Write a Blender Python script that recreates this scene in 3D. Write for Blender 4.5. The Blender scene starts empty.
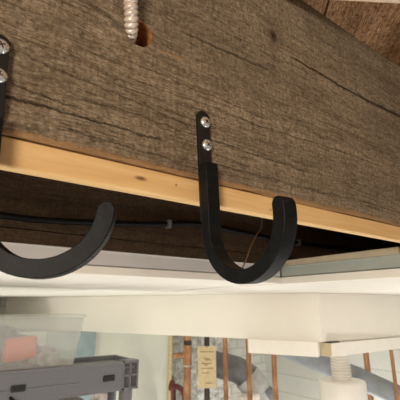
import bpy, bmesh, random
from math import *
from mathutils import Vector, Matrix, noise as mnoise
random.seed(4)
sc = bpy.context.scene
col = sc.collection
Z0 = 1.85                      # eye height; coordinates below are written relative to it

# ------------------------------------------------------------------ camera maths
FPX, HOR = 380.0, 106.0
TH = atan(HOR / FPX)
AZ = atan(545.0 / (FPX / cos(TH)))
FW = (cos(AZ), sin(AZ)); RT = (sin(AZ), -cos(AZ))

# ------------------------------------------------------------------ object helpers
def tag(o, label=None, cat=None, group=None, kind=None):
    if label: o['label'] = label
    if cat: o['category'] = cat
    if group: o['group'] = group
    if kind: o['kind'] = kind
    return o

def thing(name, loc, label, cat, group=None):
    o = bpy.data.objects.new(name, None)
    o.empty_display_size = .02
    o.location = (loc[0], loc[1], loc[2] + Z0)
    col.objects.link(o)
    return tag(o, label, cat, group)

def wloc(o):
    v = Vector(o.location)
    while o.parent:
        o = o.parent
        v += Vector(o.location)
    return v

def obj(name, bm, mat, parent=None, origin=(0, 0, 0), smooth=False, bevel=0.0, seg=2, angle=40):
    """bm holds eye-relative coordinates"""
    bmesh.ops.recalc_face_normals(bm, faces=bm.faces)
    org = Vector((origin[0], origin[1], origin[2] + Z0))
    if parent is not None:
        org = wloc(parent)
    bmesh.ops.translate(bm, verts=bm.verts, vec=Vector((0, 0, Z0)) - org)
    me = bpy.data.meshes.new(name)
    bm.to_mesh(me); bm.free()
    if mat: me.materials.append(mat)
    o = bpy.data.objects.new(name, me)
    col.objects.link(o)
    if parent is not None:
        o.parent = parent
    else:
        o.location = org
    if smooth:
        for p in me.polygons: p.use_smooth = True
        try: me.set_sharp_from_angle(angle=radians(angle))
        except Exception: pass
    if bevel:
        b = o.modifiers.new('edge', 'BEVEL'); b.width = bevel; b.segments = seg
        b.limit_method = 'ANGLE'; b.angle_limit = radians(35)
    return o

def box(bm, a, b, rot=None, piv=None):
    x0, y0, z0 = a; x1, y1, z1 = b
    vs = [bm.verts.new(p) for p in ((x0,y0,z0),(x1,y0,z0),(x1,y1,z0),(x0,y1,z0),(x0,y0,z1),(x1,y0,z1),(x1,y1,z1),(x0,y1,z1))]
    for f in ((0,3,2,1),(4,5,6,7),(0,1,5,4),(1,2,6,5),(2,3,7,6),(3,0,4,7)):
        bm.faces.new([vs[i] for i in f])
    if rot is not None:
        bmesh.ops.rotate(bm, verts=vs, cent=Vector(piv), matrix=rot)
    return vs

def prism(bm, poly, z0, z1):
    lo = [bm.verts.new((x, y, z0)) for x, y in poly]
    hi = [bm.verts.new((x, y, z1)) for x, y in poly]
    n = len(poly)
    bm.faces.new(lo[::-1]); bm.faces.new(hi)
    for i in range(n):
        bm.faces.new((lo[i], lo[(i+1) % n], hi[(i+1) % n], hi[i]))

def smooth_path(pts, n=8):
    pts = [Vector(p) for p in pts]
    if len(pts) < 3:
        return [pts[0].lerp(pts[1], i / n) for i in range(n + 1)]
    out = []
    P = [pts[0] * 2 - pts[1]] + pts + [pts[-1] * 2 - pts[-2]]
    for i in range(1, len(P) - 2):
        p0, p1, p2, p3 = P[i-1:i+3]
        for k in range(n):
            t = k / n
            out.append(.5 * ((2*p1) + (p2-p0)*t + (2*p0-5*p1+4*p2-p3)*t*t + (3*p1-p0-3*p2+p3)*t**3))
    out.append(pts[-1])
    return out

def tube(bm, path, r, seg=12, rf=None, caps=True):
    path = [Vector(p) for p in path]
    n = len(path)
    t0 = (path[1] - path[0]).normalized()
    up = Vector((0, 0, 1)) if abs(t0.z) < .9 else Vector((1, 0, 0))
    u = t0.cross(up).normalized()
    rings = []; L = 0
    for i, p in enumerate(path):
        if i: L += (p - path[i-1]).length
        t = (path[min(i+1, n-1)] - path[max(i-1, 0)]).normalized()
        u = (u - t * u.dot(t)).normalized()
        v = t.cross(u)
        ring = []
        for k in range(seg):
            a = 2 * pi * k / seg
            rr = rf(L, a, i / (n - 1)) if rf else r
            ring.append(bm.verts.new(p + u * (rr * cos(a)) + v * (rr * sin(a))))
        rings.append(ring)
    for a, b in zip(rings, rings[1:]):
        for k in range(seg):
            bm.faces.new((a[k], a[(k+1) % seg], b[(k+1) % seg], b[k]))
    if caps:
        bm.faces.new(rings[0][::-1]); bm.faces.new(rings[-1])

def lathe(bm, c, prof, seg=24, axis='Z'):
    """prof: (radius, height) pairs along axis from c"""
    rings = []
    for r, h in prof:
        ring = []
        for k in range(seg):
            a = 2 * pi * k / seg
            if axis == 'Z': q = (c[0] + r*cos(a), c[1] + r*sin(a), c[2] + h)
            else: q = (c[0] + r*cos(a), c[1] - h, c[2] + r*sin(a))
            ring.append(bm.verts.new(q))
        rings.append(ring)
    for a, b in zip(rings, rings[1:]):
        for k in range(seg):
            bm.faces.new((a[k], a[(k+1) % seg], b[(k+1) % seg], b[k]))
    bm.faces.new(rings[0][::-1]); bm.faces.new(rings[-1])

# ------------------------------------------------------------------ material helpers
def lin(c):
    return tuple(((v/255)/12.92 if v/255 <= .04045 else ((v/255+.055)/1.055)**2.4) for v in c) + (1,)

class NT:
    def __init__(s, name):
        s.m = bpy.data.materials.new(name); s.m.use_nodes = True
        s.t = s.m.node_tree; s.N = s.t.nodes; s.L = s.t.links
        s.b = s.N['Principled BSDF']; s.out = s.N['Material Output']
        s.tc = s.N.new('ShaderNodeTexCoord')
    def link(s, a, b): s.L.new(a, b)
    def mapping(s, scale=(1,1,1), rot=(0,0,0), loc=(0,0,0), src='Object'):
        n = s.N.new('ShaderNodeMapping'); n.inputs['Scale'].default_value = scale
        n.inputs['Rotation'].default_value = rot; n.inputs['Location'].default_value = loc
        s.link(s.tc.outputs[src], n.inputs['Vector']); return n.outputs[0]
    def noise(s, vec, scale, detail=4, rough=.55, dist=0):
        n = s.N.new('ShaderNodeTexNoise'); n.inputs['Scale'].default_value = scale
        n.inputs['Detail'].default_value = detail; n.inputs['Roughness'].default_value = rough
        n.inputs['Distortion'].default_value = dist
        s.link(vec, n.inputs['Vector']); return n.outputs['Fac']
    def math(s, op, a, b=None, c=None, clamp=False):
        n = s.N.new('ShaderNodeMath'); n.operation = op; n.use_clamp = clamp
        for i, v in enumerate((a, b, c)):
            if v is None: continue
            if hasattr(v, 'links'): s.link(v, n.inputs[i])
            else: n.inputs[i].default_value = v
        return n.outputs[0]
    def ramp(s, fac, stops, interp='LINEAR'):
        n = s.N.new('ShaderNodeValToRGB'); e = n.color_ramp.elements; n.color_ramp.interpolation = interp
        while len(e) < len(stops): e.new(.5)
        for i, (p, c) in enumerate(stops):
            e[i].position = p; e[i].color = c if len(c) == 4 else lin(c)
        s.link(fac, n.inputs[0]); return n.outputs[0]
    def mix(s, fac, a, b, mode='MIX'):
        n = s.N.new('ShaderNodeMix'); n.data_type = 'RGBA'; n.blend_type = mode
        if hasattr(fac, 'links'): s.link(fac, n.inputs[0])
        else: n.inputs[0].default_value = fac
        for i, v in ((6, a), (7, b)):
            if hasattr(v, 'links'): s.link(v, n.inputs[i])
            else: n.inputs[i].default_value = v if len(v) == 4 else lin(v)
        return n.outputs[2]
    def bump(s, h, strength=.5, dist=.001):
        n = s.N.new('ShaderNodeBump'); n.inputs['Strength'].default_value = strength
        n.inputs['Distance'].default_value = dist
        s.link(h, n.inputs['Height']); s.link(n.outputs[0], s.b.inputs['Normal'])
    def base(s, c):
        if hasattr(c, 'links'): s.link(c, s.b.inputs['Base Color'])
        else: s.b.inputs['Base Color'].default_value = c if len(c) == 4 else lin(c)
    def set(s, **k):
        for a, v in k.items(): s.b.inputs[a.replace('_', ' ')].default_value = v

def plain(name, c, rough=.6, metal=0, var=.08, scale=60, bump=.0, spec=.5):
    t = NT(name)
    f = t.noise(t.mapping(), scale, 5)
    d = tuple(v * (1 - var) for v in c); l = tuple(min(255, v * (1 + var)) for v in c)
    t.base(t.ramp(f, [(.3, d), (.7, l)]))
    t.set(Roughness=rough, Metallic=metal)
    t.b.inputs['Specular IOR Level'].default_value = spec
    if bump: t.bump(f, bump, .001)
    return t.m

# ------------------------------------------------------------------ materials
def rough_wood(name, dark, mid, light, ax='x', cracks=(), knots=(), fine=1.0, bstr=.8, warp=.006):
    t = NT(name)
    long_, mid_, wide = (9, 90, 90), (45, 210, 210), (1.6, 16, 16)
    warpn = t.N.new('ShaderNodeTexNoise'); warpn.inputs['Scale'].default_value = 9
    t.link(t.tc.outputs['Object'], warpn.inputs['Vector'])
    wv = t.N.new('ShaderNodeVectorMath'); wv.operation = 'MULTIPLY_ADD'
    t.link(warpn.outputs['Color'], wv.inputs[0]); wv.inputs[1].default_value = (.004, .004, warp)
    t.link(t.tc.outputs['Object'], wv.inputs[2])
    def mp(sc_):
        n = t.N.new('ShaderNodeMapping'); n.inputs['Scale'].default_value = sc_
        t.link(wv.outputs[0], n.inputs['Vector']); return n.outputs[0]
    g1 = t.noise(mp(long_), 4 * fine, 6, .68)
    g2 = t.noise(mp(mid_), 5 * fine, 4, .7)
    g3 = t.noise(mp(wide), 2.2, 3, .5)
    sp = t.noise(t.mapping((1, 1, .55)), 330 * fine, 4, .75)      # torn fibre speckle
    saw = t.noise(t.mapping((1, .25, .12), rot=(0, radians(6), 0)), 110, 3, .6)   # upright saw marks
    h = t.math('ADD', t.math('MULTIPLY', g1, .22), t.math('MULTIPLY', g2, .34))
    h = t.math('ADD', h, t.math('MULTIPLY', sp, .34))
    h = t.math('ADD', h, t.math('MULTIPLY', saw, .10))
    c = t.ramp(h, [(.40, dark), (.49, mid), (.62, light)])
    c = t.mix(t.math('MULTIPLY', t.ramp(g3, [(.38, (255,255,255)), (.62, (0,0,0))]), .3), c, dark)
    # torn pale fibres and fine dark checks running along the grain
    fb = t.noise(mp((24, 300, 300)), 3.0 * fine, 4, .7)
    fmask = t.ramp(fb, [(.54, (0,0,0)), (.66, (255,255,255))])
    ck = t.noise(mp((7, 260, 260)), 2.6 * fine, 4, .65)
    cmask = t.ramp(ck, [(.33, (255,255,255)), (.43, (0,0,0))])
    patch = t.ramp(t.noise(mp((3, 14, 14)), 3, 3, .6), [(.4, (0,0,0)), (.62, (255,255,255))])
    fm = t.math('MULTIPLY', t.math('MULTIPLY_ADD', patch, .7, .3), fmask)
    c = t.mix(t.math('MULTIPLY', fm, .8), c, light)
    c = t.mix(t.math('MULTIPLY', cmask, .45), c, dark)
    h = t.math('ADD', h, t.math('MULTIPLY', fm, .22))
    h = t.math('SUBTRACT', h, t.math('MULTIPLY', cmask, .22))
    sep = t.N.new('ShaderNodeSeparateXYZ'); t.link(wv.outputs[0], sep.inputs[0])
    X, Z = sep.outputs[0], sep.outputs[2]
    wob = t.noise(t.mapping((1, 1, 1)), 60, 4, .7)
    wob = t.math('SUBTRACT', wob, .5)
    for (x0, z0, x1, z1, w, dk) in cracks:
        s_ = (z1 - z0) / (x1 - x0)
        line = t.math('MULTIPLY_ADD', t.math('SUBTRACT', X, x0), s_, z0)
        d = t.math('ADD', t.math('SUBTRACT', Z, line), t.math('MULTIPLY', wob, .008))
        m = t.math('SUBTRACT', 1.0, t.math('DIVIDE', t.math('ABSOLUTE', d), w), clamp=True)
        m = t.math('MULTIPLY', m, 1.8, clamp=True)
        e = .012
        a = t.math('DIVIDE', t.math('SUBTRACT', X, x0), e, clamp=True)
        b = t.math('DIVIDE', t.math('SUBTRACT', x1, X), e, clamp=True)
        m = t.math('MULTIPLY', t.math('MULTIPLY', a, b), m)
        if dk > 0:
            c = t.mix(t.math('MULTIPLY', m, dk), c, (34, 24, 15))
            h = t.math('SUBTRACT', h, t.math('MULTIPLY', m, .9 * dk))
        else:
            c = t.mix(t.math('MULTIPLY', m, -dk), c, (168, 132, 92))
            h = t.math('ADD', h, t.math('MULTIPLY', m, -dk * .4))
    for (kx, kz, rx, rz) in knots:
        dx = t.math('DIVIDE', t.math('SUBTRACT', X, kx), rx)
        dz = t.math('DIVIDE', t.math('SUBTRACT', Z, kz), rz)
        r = t.math('SQRT', t.math('ADD', t.math('MULTIPLY', dx, dx), t.math('MULTIPLY', dz, dz)))
        r = t.math('ADD', r, t.math('MULTIPLY', wob, 1.0))
        core = t.math('SUBTRACT', 1.25, r, clamp=True)
        halo = t.math('MULTIPLY', t.math('SUBTRACT', 3.2, r, clamp=True), .28)
        c = t.mix(halo, c, (78, 58, 38))
        c = t.mix(t.math('MULTIPLY', core, .9), c, (44, 28, 16))
        rim = t.math('SUBTRACT', 1.0, t.math('MULTIPLY', t.math('ABSOLUTE', t.math('SUBTRACT', r, 1.0)), 6), clamp=True)
        h = t.math('SUBTRACT', h, t.math('MULTIPLY', rim, .5))
    t.base(c)
    t.set(Roughness=.88); t.b.inputs['Specular IOR Level'].default_value = .2
    t.bump(h, bstr, .0034)
    return t.m

def pale_wood(name, a, b, c3, knot=None, ax='x'):
    t = NT(name)
    s = (5, 70, 70) if ax == 'x' else (70, 5, 70)
    g = t.noise(t.mapping(s), 3, 4, .55, .4)
    g2 = t.noise(t.mapping((2, 12, 12)), 3, 2)
    c = t.ramp(g, [(.3, c3), (.5, a), (.72, b)])
    c = t.mix(t.math('MULTIPLY', g2, .3), c, b)
    if knot:
        sep = t.N.new('ShaderNodeSeparateXYZ'); t.link(t.tc.outputs['Object'], sep.inputs[0])
        for kx, kz, rx, rz in knot:
            dx = t.math('DIVIDE', t.math('SUBTRACT', sep.outputs[0], kx), rx)
            dz = t.math('DIVIDE', t.math('SUBTRACT', sep.outputs[2], kz), rz)
            r = t.math('SQRT', t.math('ADD', t.math('MULTIPLY', dx, dx), t.math('MULTIPLY', dz, dz)))
            c = t.mix(t.math('MULTIPLY', t.math('SUBTRACT', 1.5, r, clamp=True), .85), c, (92, 58, 34))
    t.base(c); t.set(Roughness=.6); t.bump(g, .15, .0006)
    return t.m

JX, JY, JZ = 0.0, .22, .0918
cr = [(.0, .1175, .135, .1182, .0009, .75), (.02, .1275, .074, .1232, .0007, .6), (.012, .150, .16, .136, .0007, .4),
      (.275, .2513, .40, .2495, .0018, .85), (.39, .2500, .56, .2545, .0030, .8), (.115, .1925, .152, .1940, .0011, -.75),
      (.27, .2535, .36, .2522, .0014, -.35), (.06, .132, .30, .128, .0007, .4), (.18, .158, .42, .166, .0007, .4),
      (.10, .172, .24, .168, .0007, .4), (.17, .110, .46, .113, .0007, .35), (.14, .218, .25, .222, .0014, .55),
      (.05, .1075, .15, .1040, .0009, .5), (.055, .205, .094, .199, .0022, .55), (.30, .19, .52, .196, .0008, .35),
      (-.20, .12, -.02, .125, .001, .6), (-.9, JZ + .0022, 2.1, JZ + .0024, .0060, -.95)]
cr = [(a, b - JZ, c, d - JZ, w, k) for a, b, c, d, w, k in cr]
M = {}
M['joist'] = rough_wood('rough_sawn_joist_wood', (78, 64, 48), (130, 112, 91), (190, 171, 144), cracks=cr,
                        knots=[(.252, .2655 - JZ, .0055, .0080)])
M['joist_rear'] = rough_wood('shade_toned_joist_wood', (56, 44, 34), (86, 69, 54), (112, 92, 72), bstr=.5)  # wood colour darkened to carry the shade of the bay
M['bore'] = plain('freshly_bored_wood', (150, 98, 52), .9, var=.35, scale=300, bump=.6)
M['plank'] = rough_wood('subfloor_plank_wood', (74, 46, 27), (172, 130, 94), (232, 194, 150), ax='x', fine=.75, bstr=1.0, warp=.01)
M['strip'] = pale_wood('pale_pine', (221, 180, 122), (229, 192, 136), (212, 166, 108), knot=[(.1105, .0095, .0040, .0013), (.139, .010, .0007, .0009), (.235, .006, .0010, .0007)])
M['strip_low'] = pale_wood('cream_pine', (240, 214, 186), (246, 226, 204), (228, 200, 168))
M['endgrain'] = None
M['stud'] = pale_wood('stud_pine', (224, 198, 140), (234, 212, 160), (206, 176, 118))

def endgrain():
    t = NT('board_end_grain')
    w = t.N.new('ShaderNodeTexWave'); w.wave_type = 'RINGS'; w.rings_direction = 'X'
    w.inputs['Scale'].default_value = 60; w.inputs['Distortion'].default_value = 1.5
    t.link(t.mapping((1, 1, 1), loc=(0, .05, .06)), w.inputs['Vector'])
    t.base(t.ramp(w.outputs['Fac'], [(.2, (176, 158, 124)), (.7, (222, 208, 178))]))
    t.set(Roughness=.8); return t.m
M['endgrain'] = endgrain()

def black_steel():
    t = NT('black_powder_coated_steel')
    f = t.noise(t.mapping(), 900, 3, .6)
    g = t.noise(t.mapping(), 160, 4, .6)
    c = t.ramp(g, [(.45, (16, 17, 18)), (.72, (26, 28, 29))])
    c = t.mix(t.math('MULTIPLY', t.ramp(f, [(.60, (0,0,0)), (.72, (255,255,255))]), .4), c, (72, 75, 77))
    t.base(c); t.set(Roughness=.5); t.b.inputs['Specular IOR Level'].default_value = .14; t.bump(f, .18, .0004); return t.m
M['steel'] = black_steel()
M['plate'] = plain('black_plate_steel', (15, 15, 16), .5, var=.2, scale=300, bump=.1)
M['screw'] = plain('zinc_plated_screw', (226, 225, 222), .25, .75, .05)
M['recess'] = plain('screw_recess', (52, 50, 48), .5, .6)
M['armor'] = plain('galvanised_armour', (214, 200, 186), .36, .3, .06, 120)
M['cable'] = plain('black_cable_rubber', (12, 12, 12), .6, spec=.2)
M['staple'] = plain('grey_cable_clip', (120, 118, 114), .5)
M['wire'] = plain('thin_brown_wire', (128, 98, 70), .5)
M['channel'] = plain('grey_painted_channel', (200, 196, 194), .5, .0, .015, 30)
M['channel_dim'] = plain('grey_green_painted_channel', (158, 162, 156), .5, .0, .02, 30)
M['panel'] = plain('white_ceiling_board', (232, 226, 216), .75, var=.02, scale=12)
M['soffit'] = plain('white_painted_drywall', (236, 231, 221), .7, var=.008, scale=6)
M['board_white'] = plain('white_painted_board', (242, 237, 228), .6, var=.01, scale=30)
M['dry_edge'] = plain('cream_board_edge', (220, 208, 184), .8, var=.03, scale=40, bump=.1)
M['floor'] = plain('concrete_floor', (150, 146, 138), .85, var=.15, scale=8, bump=.2)
M['pvc'] = plain('white_pvc', (232, 227, 220), .5, var=.008)
M['duct'] = plain('grey_duct', (132, 136, 142), .6, .15, .08, 20)
M['duct_dark'] = plain('dark_grey_duct', (108, 110, 113), .5, .1, .1, 30)
M['duct_pale'] = plain('pale_grey_duct', (176, 178, 176), .5, .1, .08, 30)
M['shelf'] = plain('grey_plastic', (112, 112, 116), .5, var=.03, scale=200)
M['slot_shade'] = plain('slot_shade_dark', (26, 27, 30), .6)
M['partition'] = plain('pale_green_drywall', (212, 214, 200), .8, var=.03, scale=7)
M['bluegrey'] = plain('blue_grey_board', (150, 168, 172), .6, var=.07, scale=14)
M['tagcard'] = plain('tan_card', (206, 187, 148), .8, var=.05, scale=60)
M['ink'] = plain('faded_ink', (138, 116, 82), .9)
M['iron'] = plain('black_iron_pipe', (62, 54, 50), .55, .3, .3, 90)
M['red_hose'] = plain('maroon_hose', (110, 52, 50), .5)
M['orange'] = plain('orange_plastic', (238, 84, 44), .5, var=.06)
M['purple'] = plain('purple_grey_cloth', (92, 82, 104), .9, var=.35, scale=70)
M['greycloth'] = plain('grey_cloth', (168, 164, 172), .9, var=.25, scale=80)
M['jug'] = plain('white_jug', (226, 218, 214), .4)
M['brownbox'] = plain('red_brown_box', (150, 84, 62), .7)

def copper():
    t = NT('tarnished_copper')
    f = t.noise(t.mapping((1, 1, .35)), 60, 5, .65)
    t.base(t.ramp(f, [(.3, (132, 90, 60)), (.55, (178, 128, 88)), (.8, (206, 162, 118))]))
    t.set(Roughness=.5, Metallic=.1); return t.m
M['copper'] = copper()
M['solder'] = plain('solder_ring', (206, 198, 184), .4, .5)

def brick(name, a, b, mortar, sx=5.5, rough=.8):
    t = NT(name)
    n = t.N.new('ShaderNodeTexBrick')
    n.inputs['Color1'].default_value = lin(a); n.inputs['Color2'].default_value = lin(b)
    n.inputs['Mortar'].default_value = lin(mortar); n.inputs['Scale'].default_value = sx
    n.inputs['Mortar Size'].default_value = .02
    t.link(t.mapping((1, 1, 1), rot=(radians(90), 0, 0) if 'back' in name else (radians(90), 0, radians(90))), n.inputs['Vector'])
    f = t.noise(t.mapping(), 14, 5)
    c = t.mix(t.math('MULTIPLY', f, .35), n.outputs['Color'], tuple(v * .8 for v in a))
    t.base(c); t.set(Roughness=rough); t.bump(t.math('ADD', t.math('MULTIPLY', n.outputs['Fac'], -.8), t.math('MULTIPLY', f, .4)), .4, .006)
    return t.m
M['wall_back'] = brick('back_wall_painted_block', (186, 186, 178), (176, 176, 168), (158, 158, 150), 4.5)
M['wall_right'] = brick('right_wall_painted_brick', (196, 198, 190), (190, 192, 184), (176, 178, 170), 4.5)
M['wall_left'] = plain('left_wall_paint', (214, 210, 200), .8)

def foil():
    t = NT('crumpled_foil_facing')
    n = t.N.new('ShaderNodeTexVoronoi'); n.inputs['Scale'].default_value = 34
    t.link(t.mapping((1, 1, .8)), n.inputs['Vector'])
    f = t.noise(t.mapping(), 30, 5, .65, .8)
    t.base(t.ramp(f, [(.3, (128, 126, 118)), (.55, (192, 192, 186)), (.75, (222, 222, 216))]))
    t.set(Roughness=.4, Metallic=.3); t.bump(t.math('ADD', n.outputs['Distance'], f), .9, .01); return t.m
M['foil'] = foil()

def clear_plastic():
    t = NT('cloudy_clear_plastic')
    tr = t.N.new('ShaderNodeBsdfTransparent'); tr.inputs[0].default_value = (.95, .96, .95, 1)
    mx = t.N.new('ShaderNodeMixShader'); mx.inputs[0].default_value = .27
    t.base((226, 227, 222)); t.set(Roughness=.3)
    t.link(tr.outputs[0], mx.inputs[1]); t.link(t.b.outputs[0], mx.inputs[2]); t.link(mx.outputs[0], t.out.inputs[0])
    return t.m
M['clear'] = clear_plastic()

# ================================================================== THE ROOM SHELL
def struct(name, bm, mat, **k):
    return tag(obj(name, bm, mat, **k), kind='structure')

bm = bmesh.new(); box(bm, (-1.7, -1.7, -1.95), (2.2, 2.2, -1.85)); struct('floor', bm, M['floor'])
bm = bmesh.new(); box(bm, (-1.7, 2.1, -1.85), (2.2, 2.2, .36)); struct('wall_back', bm, M['wall_back'])
bm = bmesh.new(); box(bm, (2.1, -1.7, -1.85), (2.2, 2.1, .36)); struct('wall_right', bm, M['wall_right'])
bm = bmesh.new(); box(bm, (-1.7, -1.7, -1.85), (-1.6, 2.1, .36)); struct('wall_left', bm, M['wall_left'])

# diagonal plank subfloor: one ceiling object, boards as pattern with real gaps
bm = bmesh.new()
ang = radians(47); ca, sa = cos(ang), sin(ang)
JTOP = .3355
w = .125
for i in range(-26, 27):
    off = .0235 + i * w
    lo, hi = off + .0012, off + w - .0012
    # clip each diagonal board to the room rectangle
    poly = [(-1.6, -1.6), (2.1, -1.6), (2.1, 2.1), (-1.6, 2.1)]
    def clip(poly, f):
        out = []
        for k in range(len(poly)):
            a, b = poly[k], poly[(k+1) % len(poly)]
            fa, fb = f(a), f(b)
            if fa >= 0: out.append(a)
            if fa * fb < 0:
                t_ = fa / (fa - fb); out.append((a[0] + (b[0]-a[0])*t_, a[1] + (b[1]-a[1])*t_))
        return out
    d = lambda p: -p[0] * sa + p[1] * ca
    poly = clip(poly, lambda p: d(p) - lo)
    if len(poly) >= 3: poly = clip(poly, lambda p: hi - d(p))
    if len(poly) >= 3: prism(bm, poly, JTOP, JTOP + .022)
cei = struct('ceiling', bm, M['plank'])
# grain runs along the boards
mp_fix = M['plank'].node_tree
for n in mp_fix.nodes:
    if n.type == 'MAPPING' and n.inputs['Scale'].default_value[0] != n.inputs['Scale'].default_value[1]:
        pass
rotn = mp_fix.nodes.new('ShaderNodeVectorRotate'); rotn.rotation_type = 'Z_AXIS'; rotn.inputs['Angle'].default_value = -ang
tcn = [n for n in mp_fix.nodes if n.type == 'TEX_COORD'][0]
for l in list(mp_fix.links):
    if l.from_node == tcn and l.from_socket.name == 'Object':
        ts = l.to_socket; mp_fix.links.remove(l); mp_fix.links.new(rotn.outputs[0], ts)
mp_fix.links.new(tcn.outputs['Object'], rotn.inputs['Vector'])

# ================================================================== FRONT JOIST (rough face, bored hole)
def joist_mesh(x0, x1, y0, y1, z0, z1, nx, nz, amp):
    bm = bmesh.new()
    def P(i, k, back):
        x = x0 + (x1 - x0) * i / nx; z = z0 + (z1 - z0) * k / nz
        y = y1 if back else y0
        n = mnoise.noise(Vector((x * 14, z * 90, 3))) * amp + mnoise.noise(Vector((x * 60, z * 160, 9))) * amp * .6
        if not back: y += n
        if k == 0: z += mnoise.noise(Vector((x * 45, 1, 7))) * .0008 + mnoise.noise(Vector((x * 9, 4, 7))) * .0010
        return bm.verts.new((x, y, z))
    fr = [[P(i, k, 0) for k in range(nz + 1)] for i in range(nx + 1)]
    bk = [[P(i, k, 1) for k in (0, nz)] for i in range(nx + 1)]
    for i in range(nx):
        for k in range(nz):
            bm.faces.new((fr[i][k], fr[i+1][k], fr[i+1][k+1], fr[i][k+1]))
        bm.faces.new((bk[i][0], bk[i][1], bk[i+1][1], bk[i+1][0]))
        bm.faces.new((fr[i][0], bk[i][0], bk[i+1][0], fr[i+1][0]))
        bm.faces.new((fr[i][nz], fr[i+1][nz], bk[i+1][1], bk[i][1]))
    bm.faces.new([fr[0][k] for k in range(nz, -1, -1)][::-1] + [bk[0][1], bk[0][0]])
    bm.faces.new([fr[nx][k] for k in range(nz + 1)] + [bk[nx][1], bk[nx][0]])
    return bm
bm = joist_mesh(-.9, 2.09, .22, .265, JZ, JTOP, 330, 26, .0005)
joist = obj('floor_joist', bm, M['joist'], origin=(JX, JY, JZ), smooth=True, angle=30)
joist.data.materials.append(M['bore'])
tag(joist, 'weathered rough-sawn front floor joist carrying the two black hooks', 'beam')
# bore the hole with an angled cutter, then remove the cutter
HC = Vector((.1038, .22, .1962))
bm = bmesh.new()
tube(bm, [HC + Vector((-.004, -.03, .001)), HC + Vector((.0085, .075, -.004))], .0112, 40)
cut = obj('hole_cutter', bm, M['bore'])
bo = joist.modifiers.new('bore', 'BOOLEAN'); bo.operation = 'DIFFERENCE'; bo.object = cut; bo.solver = 'EXACT'
bo.material_mode = 'TRANSFER'
dg = bpy.context.evaluated_depsgraph_get()
nm = bpy.data.meshes.new_from_object(joist.evaluated_get(dg))
joist.modifiers.clear(); joist.data = nm
bpy.data.objects.remove(cut)

# pale nailing strips under the joists
bm = bmesh.new(); box(bm, (-.9, .2212, .0738), (2.09, .2305, JZ - .0004))
tag(obj('nailing_strip', bm, M['strip'], origin=(0, .2212, .0738), bevel=.0016, seg=3),
    'pale pine strip nailed under the front joist, running behind the hooks', 'wood strip')

# rear joist
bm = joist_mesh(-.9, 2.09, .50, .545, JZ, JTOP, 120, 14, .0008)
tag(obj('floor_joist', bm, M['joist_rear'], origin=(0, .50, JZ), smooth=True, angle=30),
    'shade-toned rear floor joist in the open bay, with a black cable along it', 'beam')
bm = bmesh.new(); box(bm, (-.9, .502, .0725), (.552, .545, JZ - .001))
tag(obj('nailing_strip', bm, M['joist_rear'], origin=(0, .502, .0725)), 'shade-toned strip under the rear joist, above the grey channel', 'wood strip')  # same kind of strip as in front, bay shade put into its colour

# cream batten tight under the subfloor, upper right corner
p0 = Vector((.2700, .2172, 0)); d1 = Vector((.0737, -.0465, 0)).normalized(); nn = Vector((-d1.y, d1.x, 0)) * -1
if nn.y > 0: nn = -nn
q = [p0, p0 + d1 * 1.2, p0 + d1 * 1.2 + nn * .042, p0 + nn * .042]
bm = bmesh.new(); prism(bm, [(v.x, v.y) for v in q], .318, JTOP - .0003)
tag(obj('wooden_batten', bm, M['strip_low'], origin=tuple(p0 + Vector((0, 0, .318))), bevel=.001),
    'cream batten fixed under the rough subfloor boards at upper right', 'batten')

# ================================================================== HOOKS
def arc_bar(R, t, w, cz, top, end, rot_z, piv, seg=30):
    """J bar: u outward from the joist, e along it; returns bmesh in eye coordinates"""
    bm = bmesh.new()
    path = []
    for k in range(7):
        z = top + (cz - top) * k / 7
        path.append(((0, z), (t, z)))
    for k in range(seg + 1):
        a = radians(180 + (end - 180) * k / seg)
        path.append(((R + R*cos(a), cz + R*sin(a)), (R + (R-t)*cos(a), cz + (R-t)*sin(a))))
    # rounded tip
    a = radians(end); tx, tz = -sin(a), cos(a)
    ox, oz = R + (R-t/2)*cos(a), cz + (R-t/2)*sin(a)
    rx, rz = cos(a), sin(a)
    for k in (1, 2, 3, 4, 5):
        b = radians(k * 16)
        hh = t/2
        f = t * .62
        o_ = (ox + rx*hh*cos(b) + tx*f*sin(b), oz + rz*hh*cos(b) + tz*f*sin(b))
        i_ = (ox - rx*hh*cos(b) + tx*f*sin(b), oz - rz*hh*cos(b) + tz*f*sin(b))
        path.append((o_, i_))
    c = (sin(rot_z), -cos(rot_z)); e = (cos(rot_z), sin(rot_z))
    rows = []
    for o_, i_ in path:
        row = []
        for (u, z), s in ((o_, -1), (o_, 1), (i_, 1), (i_, -1)):
            uu = u - t / 2
            row.append(bm.verts.new((piv[0] + c[0]*uu + e[0]*s*w/2, piv[1] + c[1]*uu + e[1]*s*w/2, z)))
        rows.append(row)
    for a_, b_ in zip(rows, rows[1:]):
        for k in range(4):
            bm.faces.new((a_[k], a_[(k+1) % 4], b_[(k+1) % 4], b_[k]))
    bm.faces.new(rows[0][::-1]); bm.faces.new(rows[-1])
    return bm

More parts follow.
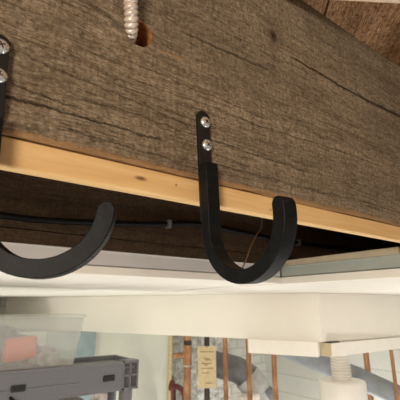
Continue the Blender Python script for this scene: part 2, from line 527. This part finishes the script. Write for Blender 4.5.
YF = .2195
def make_hook(px_, top_z, tilt, bar_x, bar_top, cz, R, t, w, end, yaw, screws, label):
    root = thing('joist_hook', (px_, YF, top_z), label, 'hook', 'black J hooks screwed to the joist')
    rot = Matrix.Rotation(radians(tilt), 3, 'Y'); piv = (px_, YF, top_z)
    # flat plate with a rounded upper end
    bm = bmesh.new(); hw = .0057; th = .0030
    prof = [(-hw, -.088), (hw, -.088)]
    for k in range(13):
        a = radians(180 * k / 12)
        prof.append((hw * cos(a) * 1.0, -hw * .75 + hw * .75 * sin(a)))
    f = [bm.verts.new((px_ + x, YF - th, top_z + z)) for x, z in prof]
    b = [bm.verts.new((px_ + x, YF, top_z + z)) for x, z in prof]
    bm.faces.new(f); bm.faces.new(b[::-1])
    for k in range(len(f)):
        bm.faces.new((f[k], b[k], b[(k+1) % len(f)], f[(k+1) % len(f)]))
    bmesh.ops.rotate(bm, verts=bm.verts, cent=piv, matrix=rot)
    obj('back_plate', bm, M['plate'], root, bevel=.0004)
    bm = arc_bar(R, t, w, cz, bar_top, end, radians(yaw), (bar_x, YF - th - t/2 + .0002))
    bmesh.ops.rotate(bm, verts=bm.verts, cent=(bar_x, YF, bar_top), matrix=rot)
    obj('hook_bar', bm, M['steel'], root, smooth=True, angle=35, bevel=.0007, seg=2)
    for n, (sx, sz, turn) in enumerate(screws):
        bm = bmesh.new()
        lathe(bm, (sx, YF - th, sz), [(.0043, -.001), (.0046, .0004), (.0041, .0013), (.0031, .0020), (.0018, .0024), (.0004, .0025)], 28, 'Y')
        so = obj('screw', bm, M['screw'], root, smooth=True, angle=60)
        bm = bmesh.new()
        r2 = Matrix.Rotation(radians(turn), 3, 'Y')
        c_ = (sx, YF - th - .002, sz)
        box(bm, (sx - .0020, YF - th - .00255, sz - .0004), (sx + .0020, YF - th - .0015, sz + .0004), r2, c_)
        box(bm, (sx - .0004, YF - th - .00250, sz - .0020), (sx + .0004, YF - th - .0015, sz + .0020), r2, c_)
        wl = wloc(so)
        bmesh.ops.translate(bm, verts=bm.verts, vec=Vector((0, 0, 0)))
        obj('cross_recess', bm, M['recess'], so)
    return root

make_hook(.1600, .1478, -3.0, .1612, .1022, .052, .039, .0090, .0110, 366, 0,
          [(.1618, .1385, 25), (.1634, .1196, 40)], 'black J hook in the middle of the joist, its whole curve and two screws showing')
make_hook(.0150, .1505, -3.0, .0148, .0985, .0470, .036, .0092, .0112, 352, 62,
          [(.0166, .1425, 60), (.0178, .1240, 15)], 'black J hook at the left edge, twisted sideways with its strap partly cut off')

# ================================================================== CABLES
# armoured cable coming down from the subfloor into the bored hole
pts = [(.0795, .2030, JTOP), (.0825, .2040, .285), (.0857, .2050, .245), (.0882, .2068, .222), (.0908, .2098, .2085), (.0940, .2145, .1995), (.0985, .2250, .1940), (.1035, .250, .1925), (.107, .275, .1925)]
path = smooth_path(pts, 80)
def ridge(L, a, f):
    ph = (L / .0037 - a / (2*pi)) % 1.0
    return .00475 * (1 + .26 * (abs(sin(pi * ph)) ** .8) - .16)
bm = bmesh.new(); tube(bm, path, .0044, 20, rf=ridge)
tag(obj('armoured_cable', bm, M['armor'], origin=pts[0], smooth=True, angle=80), 'ridged pale metal-clad cable entering the hole bored in the joist', 'cable')

CY = .4955
cp = [(-.6, CY, .112), (-.25, CY, .106), (.0651, CY, .1040), (.1163, CY, .1048), (.1742, CY, .1090), (.2655, CY, .1178), (.3536, CY, .1290), (.4447, CY, .1262), (.575, CY, .1215), (.9, CY, .125)]
bm = bmesh.new(); tube(bm, smooth_path(cp, 8), .0040, 12)
bc = tag(obj('black_cable', bm, M['cable'], origin=cp[2], smooth=True), 'sagging black cable along the face of the rear joist', 'cable')
for x, z in ((.298, .1218), (.60, .1213)):
    bm = bmesh.new()
    box(bm, (x - .0035, CY - .0055, z - .0062), (x + .0035, CY + .0050, z + .0062))
    tag(obj('cable_clip', bm, M['staple'], origin=(x, CY, z), bevel=.001),
        'grey clip holding the black cable, left of the middle hook' if x < .4 else 'grey clip on the black cable, right of the middle hook', 'clip')
bm = bmesh.new(); tube(bm, smooth_path([(.4062, .450, .3355), (.452, .452, .200), (.4557, .45, .1374), (.4400, .45, .1120), (.4290, .452, .0930), (.4162, .45, .0706), (.405, .452, .050)], 8), .0011, 8)
tag(obj('hanging_wire', bm, M['wire'], origin=(.4062, .45, .3355), smooth=True), 'thin brown wire hanging in the dark bay behind the middle hook', 'wire')

# ================================================================== CEILING EDGE CHANNELS, PANELS, SOFFIT
def channel(name_pts, mat, label):
    bm = bmesh.new()
    (x0, y0, x1, y1), sec = name_pts
    for a, b in sec(x0, y0, x1, y1): box(bm, a, b)
    return tag(obj('metal_channel', bm, mat, origin=(x0, y0, .0515), bevel=.0006), label, 'metal channel')
def sec_x(x0, y0, x1, y1):      # web faces the opening (-y)
    return [((x0, y0, .0515), (x1, y0 + .0016, .0715)), ((x0, y0, .0515), (x1, y0 + .022, .0530)), ((x0, y0 - .003, .0700), (x1, y0 + .010, .0715))]
def sec_y(x0, y0, x1, y1):      # web faces the opening (-x)
    return [((x0, y0, .0515), (x0 + .0016, y1, .0700)), ((x0, y0, .0515), (x0 + .022, y1, .0530)), ((x0 - .003, y0, .0685), (x0 + .010, y1, .0700))]
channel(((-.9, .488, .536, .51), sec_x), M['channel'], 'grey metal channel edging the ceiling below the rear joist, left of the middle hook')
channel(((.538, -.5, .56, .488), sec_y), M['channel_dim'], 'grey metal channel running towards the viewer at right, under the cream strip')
bm = bmesh.new(); box(bm, (.541, .270, .0702), (.600, .486, .0810))
tag(obj('board_offcut', bm, M['dry_edge'], origin=(.541, .27, .0702), bevel=.001), 'cream board edge lying on the right-hand grey channel', 'board')

bm = bmesh.new(); prism(bm, [(-1.6, .4895), (.5275, .4895), (.535, .700), (.665, 1.45), (.74, 2.1), (-1.6, 2.1)], .0395, .0510)
tag(obj('ceiling_panel', bm, M['panel'], origin=(-.5, 1.2, .0395), bevel=.0012), 'white ceiling board beyond the grey channel, left of the long seam', 'ceiling panel')
bm = bmesh.new(); prism(bm, [(.5295, .4895), (.5400, .4895), (.5400, -.9), (2.1, -.9), (2.1, 2.1), (.742, 2.1), (.667, 1.45), (.537, .700)], .0385, .0510)
tag(obj('ceiling_panel', bm, M['panel'], origin=(1.2, .8, .0385), bevel=.0012), 'white ceiling board right of the long seam, behind the middle hook', 'ceiling panel')

CX, CYY = .9685, .7379
LD = Vector((.5565 - CX, 1.654 - CYY, 0)).normalized()
LN = Vector((LD.y, -LD.x, 0))
if LN.x < 0: LN = -LN
tlen = (2.095 - CYY) / LD.y
def along(s, off): return (CX + LD.x*s + LN.x*off, CYY + LD.y*s + LN.y*off)
bm = bmesh.new()
e1 = along(tlen, 0)
inner = (CX + .014, CYY + .016)
prism(bm, [e1, (CX, CYY), (2.095, CYY - .032), (2.095, CYY - .016), inner, (e1[0] + .017, e1[1])], -.100, .0380)
struct('wall_soffit', bm, M['soffit'], bevel=.001)

s_end = (Vector((.8715, .9357, 0)) - Vector((CX, CYY, 0))).length + .008
bm = bmesh.new()
prism(bm, [along(.012, -.007), along(s_end, -.007), along(s_end, .0165), along(.012, .0165)], -.1410, -.1000)
tag(obj('white_board', bm, M['board_white'], origin=along(.1, .0) + (-.141,), bevel=.001), 'white board under the left face of the soffit, ending above the copper pipes', 'board')
bm = bmesh.new()
box(bm, (.9875, .7215, -.1400), (2.09, .7600, -.1040))
wb = obj('white_board', bm, M['board_white'], origin=(.9875, .7215, -.14), bevel=.0008)
tag(wb, 'white board along the right side of the soffit with its bare end grain showing', 'board')
wb.data.materials.append(M['endgrain'])
for p in wb.data.polygons:
    if abs(p.normal.x) > .9: p.material_index = 1
bm = bmesh.new(); box(bm, (.990, .7260, -.1038), (1.035, .7560, -.1002))
tag(obj('wood_shim', bm, M['iron'], origin=(.99, .726, -.1038)), 'small dark shim wedged above the end of the right-hand white board', 'shim')

# ================================================================== BACKGROUND
bm = bmesh.new(); box(bm, (-1.6, 1.752, -1.85), (1.072, 1.80, -.1045))
struct('wall_partition', bm, M['partition'])
bm = bmesh.new(); box(bm, (1.0725, 1.749, -1.85), (1.0905, 1.803, -.1045))
struct('trim_1', bm, M['stud'], bevel=.0015)
bm = bmesh.new(); box(bm, (.47, 1.722, -1.85), (.676, 1.7505, -.108))
tag(obj('blue_grey_board', bm, M['bluegrey'], origin=(.57, 1.735, -1.85), bevel=.002), 'blue-grey board leaning on the pale partition behind the clear tub', 'board')
bm = bmesh.new(); box(bm, (1.15, 2.083, -1.85), (1.75, 2.099, .05))
tag(obj('insulation_sheet', bm, M['foil'], origin=(1.3, 2.09, -1.85)), 'crumpled foil-faced insulation sheet on the back wall behind the pipes', 'insulation')

def pipe_thing(name, x, y, r, mat, label, cat, lean=(0, 0), top=.050, group=None, z0=-1.85):
    t = thing(name, (x, y, z0), label, cat, group)
    bm = bmesh.new(); tube(bm, [(x + lean[0], y + lean[1], z0), (x, y, top)], r, 20)
    obj('pipe', bm, mat, t, smooth=True)
    return t
g = 'vertical copper pipes below the soffit'
t = pipe_thing('copper_pipe', 1.0665, 1.573, .0165, M['copper'], 'thickest copper pipe, with a tee fitting, left of the tan tag', 'pipe', group=g)
bm = bmesh.new(); lathe(bm, (1.0665, 1.573, -.262), [(.0165, 0), (.0205, .001), (.0205, .085), (.0165, .086)], 24); obj('tee_fitting', bm, M['copper'], t, smooth=True, angle=50)
bm = bmesh.new(); tube(bm, [(1.0665, 1.573, -.222), (1.012, 1.612, -.222)], .0125, 16); obj('side_branch', bm, M['copper'], t, smooth=True)
bm = bmesh.new(); lathe(bm, (1.0665, 1.573, -.270), [(.0167, 0), (.0188, .001), (.0188, .007), (.0167, .008)], 24); obj('solder_ring', bm, M['solder'], t, smooth=True, angle=50)
bm = bmesh.new(); lathe(bm, (1.0665, 1.573, -.176), [(.0165, 0), (.0188, .001), (.0188, .020), (.0165, .021)], 24); obj('coupling', bm, M['iron'], t, smooth=True, angle=50)
t = pipe_thing('copper_pipe', 1.2094, 1.470, .0108, M['copper'], 'slim copper pipe just right of the tan tag', 'pipe', group=g)
t = pipe_thing('copper_pipe', 1.2974, 1.4064, .0118, M['copper'], 'copper pipe below the left end of the white soffit board', 'pipe', group=g)
t = pipe_thing('copper_pipe', 1.3928, 1.3374, .0120, M['copper'], 'copper pipe between the dark duct elbow and the white fitting', 'pipe', group=g)
t = pipe_thing('copper_pipe', 1.7411, 1.0852, .0125, M['copper'], 'copper pipe behind the sloping duct, right of the white fitting', 'pipe', group=g)
t = pipe_thing('copper_pipe', 1.47, .812, .0065, M['copper'], 'thinnest copper pipe, in front of the sloping duct at far right', 'pipe', group=g)

t = pipe_thing('iron_pipe', 1.1400, 1.5205, .0125, M['iron'], 'dark iron pipe behind the tan tag', 'pipe')

# tan tag with faint print, hung on the iron pipe
TU = Vector((RT[0], RT[1], 0)); TNn = Vector((-FW[0], -FW[1], 0))
tc_ = Vector((1.1400, 1.5205, -.266)) + TNn * .0200
root = thing('paper_tag', tuple(tc_), 'tan card tag with faint print tied to the iron pipe', 'tag')
def card(bm, u0, u1, z0, z1, n0, n1):
    pts = []
    vs = []
    for n in (n0, n1):
        for u, z in ((u0, z0), (u1, z0), (u1, z1), (u0, z1)):
            p = tc_ + TU * u + TNn * n; vs.append(bm.verts.new((p.x, p.y, tc_.z + z)))
    for f in ((0,1,2,3),(4,5,6,7),(0,1,5,4),(1,2,6,5),(2,3,7,6),(3,0,4,7)): bm.faces.new([vs[i] for i in f])
bm = bmesh.new(); card(bm, -.0425, .0420, -.091, .0865, -.0012, .0012); obj('card', bm, M['tagcard'], root)
for u0, u1, z in ((-.030, .030, .062), (-.018, .012, .034), (-.010, .020, .028), (-.026, .022, .012), (-.012, .004, .006), (-.026, .028, -.008), (-.024, .010, -.028), (-.010, .024, -.070)):
    bm = bmesh.new(); card(bm, u0, u1, z - .0018, z + .0018, .0012, .0015); obj('printed_line', bm, M['ink'], root)
bm = bmesh.new(); pA = tc_ + Vector((0, 0, .080)); pB = Vector((1.1400, 1.5205, -.150)) + TNn * .0135
tube(bm, [pA + TNn * .002, pB + TNn * .002], .0016, 8); obj('tie_wire', bm, M['iron'], root)

# sloping grey duct
bm = bmesh.new(); tube(bm, [(1.345, 1.267, -.167), (1.3615, 1.2450, -.178), (1.5156, .965, -.290), (1.98, .30, -.62)], .040, 28)
root = thing('sloping_duct', (1.4, 1.2, -.2), 'smooth grey pipe sloping down to the right behind the white fitting', 'duct')
obj('pipe', bm, M['duct'], root, smooth=True)
bm = bmesh.new(); pA, pB = Vector((1.4845, 1.0214, -.2674)), Vector((1.5156, .965, -.290)); tube(bm, [pA, pB], .0425, 28); obj('joint_collar', bm, M['duct'], root, smooth=True, angle=50)
bm = bmesh.new(); box(bm, (1.349, 1.255, -.140), (1.361, 1.267, .0384)); obj('hanger_strap', bm, M['solder'], root)

# dark duct elbow
root = thing('duct_elbow', (1.50, 1.62, -.36), 'dark grey round duct elbow behind the copper pipes', 'duct')
bm = bmesh.new(); tube(bm, smooth_path([(1.295, 1.80, -.290), (1.37, 1.73, -.303), (1.47, 1.65, -.340), (1.53, 1.60, -.43), (1.545, 1.585, -.56), (1.548, 1.583, -1.85)], 8), .066, 28)
obj('bend', bm, M['duct_dark'], root, smooth=True)
bm = bmesh.new(); tube(bm, smooth_path([(1.490, 1.6335, -.362), (1.522, 1.6065, -.412), (1.537, 1.593, -.48), (1.545, 1.585, -.54), (1.548, 1.583, -.60)], 6), .0745, 28)
obj('sleeve', bm, M['duct_pale'], root, smooth=True, angle=50)
bm = bmesh.new(); box(bm, (1.275, 1.43, -1.85), (1.385, 1.475, -.398))
tag(obj('white_cabinet', bm, M['jug'], origin=(1.34, 1.45, -1.85), bevel=.006), 'white box standing low between the copper pipes', 'box')
bm = bmesh.new(); tube(bm, smooth_path([(1.07, 1.70, -1.85), (1.075, 1.70, -.50), (1.04, 1.665, -.375), (1.10, 1.66, -.395), (1.115, 1.66, -.55), (1.12, 1.66, -1.85)], 10), .0125, 14)
tag(obj('maroon_hose', bm, M['red_hose'], origin=(1.07, 1.7, -1.85), smooth=True), 'maroon hose looped at the foot of the stud edge', 'hose')

# white plastic fitting with threaded neck
fx, fy = 1.130, .797
root = thing('white_fitting', (fx, fy, -1.85), 'white plastic fitting with a threaded neck under the right-hand white board', 'pipe fitting')
bm = bmesh.new(); lathe(bm, (fx, fy, 0), [(.068, -1.85), (.068, -.285), (.0695, -.284), (.0705, -.279), (.0705, -.2300), (.068, -.2255), (.031, -.2240)], 40); obj('body', bm, M['pvc'], root, smooth=True, angle=40)
prof = [(.0275, -.2250)]
z = -.2225
while z < -.125:
    prof += [(.0262, z), (.0310, z + .0028), (.0310, z + .0048), (.0262, z + .0074)]; z += .0086
bm = bmesh.new(); lathe(bm, (fx, fy, 0), prof + [(.0275, .0385)], 32); obj('threaded_neck', bm, M['pvc'], root, smooth=True, angle=50)

# ================================================================== SHELVING UNIT
sx0, sx1, sy0, sy1, zt, zb = -.50, .4205, .810, .935, -.1150, -.1720
root = thing('plastic_shelf', (-.04, .87, -1.85), 'grey plastic shelving unit carrying the clear tub', 'shelf')
def deck(zt, zb, nm, slots):
    bm = bmesh.new()
    box(bm, (sx0, sy0, zb), (sx1 - .038, sy0 + .006, zt))                  # front rim
    box(bm, (sx0, sy1 - .006, zb), (sx1, sy1, zt))
    box(bm, (sx1 - .006, sy0 + .03, zb), (sx1, sy1 - .006, zt))
    box(bm, (sx0, sy0 + .006, zb), (sx0 + .006, sy1 - .006, zt))
    box(bm, (sx0 + .006, sy0 + .006, zt - .016), (sx1 - .006, sy1 - .006, zt - .010))
    box(bm, (sx0, sy0 - .002, zt - .004), (sx1 - .038, sy0 + .010, zt + .001)) # lip
    box(bm, (sx0, sy0 - .0015, (zt+zb)/2 - .006), (sx1 - .13, sy0 + .001, (zt+zb)/2 - .003))
    d = obj(nm, bm, M['shelf'], root, bevel=.0015)
    for x in slots:
        b2 = bmesh.new(); box(b2, (x - .013, sy0 - .0026, zb + .021), (x + .013, sy0 + .004, zb + .033)); obj('slot', b2, M['slot_shade'], d, bevel=.002)  # dark block stands in for the shade inside the cutout
    b2 = bmesh.new()
    box(b2, (sx1 - .038, sy0, zb), (sx1 - .033, sy0 + .03, zt + .001)); box(b2, (sx1 - .004, sy0, zb), (sx1, sy0 + .03, zt + .001))
    box(b2, (sx1 - .038, sy0, zt - .004), (sx1, sy0 + .03, zt + .001)); box(b2, (sx1 - .038, sy0, zb), (sx1, sy0 + .03, zb + .005))
    box(b2, (sx1 - .038, sy0, (zt+zb)/2 - .002), (sx1, sy0 + .004, (zt+zb)/2 + .002)); box(b2, (sx1 - .021, sy0, zb), (sx1 - .017, sy0 + .004, zt))
    box(b2, (sx1 - .034, sy0 + .010, zb + .003), (sx1 - .003, sy0 + .028, zt - .003))
    c_ = obj('corner_socket', b2, M['shelf'], d, bevel=.0008)
    return d
dk = deck(zt, zb, 'shelf_deck', (.177, .352))
dk2 = deck(-.62, -.677, 'shelf_deck', (.176, .340))
for (x, y) in ((sx1 - .019, sy0 + .021), (sx1 - .019, sy1 - .022), (sx0 + .022, sy0 + .024), (sx0 + .022, sy1 - .024)):
    bm = bmesh.new(); lathe(bm, (x, y, 0), [(.0145, -1.85), (.0145, zb + .004)], 20); obj('post', bm, M['shelf'], root, smooth=True, angle=50)
# things on the lower deck, tops just in view
bm = bmesh.new(); lathe(bm, (.352, .850, 0), [(.022, -.6294), (.024, -.62), (.024, -.30), (.020, -.255), (.0155, -.235), (.0155, -.182), (.013, -.178)], 28)
tag(obj('plastic_bottle', bm, M['jug'], origin=(.352, .850, -.6294), smooth=True, angle=50), 'pale bottle with a narrow neck under the shelf beside the corner post', 'bottle')
bm = bmesh.new(); box(bm, (.165, .845, -.6294), (.322, .915, -.189))
tag(obj('storage_box', bm, M['jug'], origin=(.24, .88, -.6294), bevel=.004), 'white box under the shelf deck below the clear tub', 'box')
bm = bmesh.new(); tube(bm, smooth_path([(.165, .8125, -.158), (.172, .8045, -.166), (.195, .802, -.182), (.235, .802, -.190), (.30, .803, -.186), (.316, .803, -.182)], 8), .0028, 10)
tag(obj('power_cord', bm, M['cable'], origin=(.165, .8125, -.158), smooth=True), 'black cord drooping from the slot in the shelf rim', 'cord')

# clear tub
root = thing('clear_tub', (.05, .873, -.1248), 'cloudy clear plastic tub on the grey shelf at lower left', 'tub')
bm = bmesh.new()
def tub_ring(x0, x1, y0, y1, z): return [bm.verts.new(p) for p in ((x0, y0, z), (x1, y0, z), (x1, y1, z), (x0, y1, z))]
o0 = tub_ring(-.22, .279, .8275, .9180, -.1248); o1 = tub_ring(-.23, .2945, .8215, .9240, -.0240)
i0 = tub_ring(-.2185, .2775, .829, .9165, -.1232); i1 = tub_ring(-.2285, .2930, .823, .9225, -.0240)
bm.faces.new(o0[::-1]); bm.faces.new(i0)
for a_, b_ in ((o0, o1), (i1, i0)):
    for k in range(4): bm.faces.new((a_[k], a_[(k+1) % 4], b_[(k+1) % 4], b_[k]))
for k in range(4): bm.faces.new((o1[k], o1[(k+1) % 4], i1[(k+1) % 4], i1[k]))
obj('tub_body', bm, M['clear'], root, bevel=.0005)
bm = bmesh.new(); box(bm, (-.233, .8185, -.0240), (.2975, .927, -.0170))
obj('tub_lid', bm, M['clear'], root, bevel=.003)

def lump(c, r, seed, flat=.6, sub=3):
    bm = bmesh.new(); bmesh.ops.create_icosphere(bm, subdivisions=sub, radius=1)
    for v in bm.verts:
        n = 1 + .28 * mnoise.noise(v.co * 1.8 + Vector((seed, 0, 0))) + .10 * mnoise.noise(v.co * 5 + Vector((seed, 3, 0)))
        v.co = Vector((v.co.x * r[0] * n, v.co.y * r[1] * n, v.co.z * r[2] * n)) + Vector(c)
    zmin = -.1228
    for v in bm.verts: v.co.z = max(v.co.z, zmin)
    return bm
bm = bmesh.new(); box(bm, (.1490, .8335, -.1010), (.205, .868, -.0590), Matrix.Rotation(radians(-6), 3, 'Y'), (.177, .85, -.08))
for v in bm.verts: v.co.x += (.006 if v.co.z > -.08 else 0)
tag(obj('orange_box', bm, M['orange'], origin=(.175, .85, -.105), bevel=.006, seg=3), 'orange plastic box showing through the clear tub', 'box')
for c, r, s, m, nm, lb, ct in (((.150, .892, -.092), (.080, .020, .050), 1, 'purple', 'folded_cloth', 'purple-grey cloth bundle behind the orange box in the tub', 'cloth'),
                  ((.235, .872, -.107), (.030, .026, .026), 5, 'greycloth', 'folded_cloth', 'pale grey cloth bundle in the tub right of the orange box', 'cloth'),
                  ((.178, .852, -.1155), (.040, .018, .0095), 8, 'purple', 'folded_cloth', 'flat purple-grey cloth under the orange box in the tub', 'cloth')):
    tag(obj(nm, lump(c, r, s), M[m], origin=c, smooth=True), lb, ct)

# ================================================================== LIGHT
def lamp(kind, loc, energy, color, size=.1, aim=None, **k):
    d = bpy.data.lights.new(kind + '_lamp', kind); d.energy = energy; d.color = color
    if kind == 'AREA': d.shape = 'DISK'; d.size = size
    else: d.shadow_soft_size = size
    o = bpy.data.objects.new('lamp_or_fill', d); col.objects.link(o)
    o.location = (loc[0], loc[1], loc[2] + Z0)
    if aim is not None:
        v = Vector(aim) - Vector(loc); o.rotation_euler = v.to_track_quat('-Z', 'Y').to_euler()
    return o
WARM = (1.0, .88, .73)
lamp('AREA', (-.95, -.75, .02), 18.0, WARM, .35, (.12, .22, .12))
lamp('POINT', (-.25, .95, -1.5), 34.0, (.96, 1.0, .95), .12)
lamp('POINT', (1.75, 1.25, -1.0), 22.0, (1.0, .97, .93), .12)
lamp('POINT', (1.0, .05, -1.35), 33.0, (1.0, .965, .94), .15)  # unseen fill, added to even out the two soffit faces

w_ = bpy.data.worlds.new('World'); sc.world = w_; w_.use_nodes = True
bg = w_.node_tree.nodes['Background']; bg.inputs[0].default_value = (1.0, .95, .90, 1); bg.inputs[1].default_value = .3

# ================================================================== CAMERA
cd = bpy.data.cameras.new('camera'); cam = bpy.data.objects.new('camera', cd); col.objects.link(cam)
cd.sensor_fit = 'HORIZONTAL'; cd.sensor_width = 36; cd.lens = 36 * FPX / 400
cam.location = (0, 0, Z0)
fwd = Vector((FW[0] * cos(TH), FW[1] * cos(TH), sin(TH)))
cam.rotation_euler = fwd.to_track_quat('-Z', 'Y').to_euler()
cd.clip_start = .01
cd.dof.use_dof = True; cd.dof.focus_distance = .30; cd.dof.aperture_fstop = 30
sc.camera = cam
sc.view_settings.view_transform = 'Standard'; sc.view_settings.look = 'None'
sc.view_settings.exposure = 0.0; sc.view_settings.gamma = 1.0
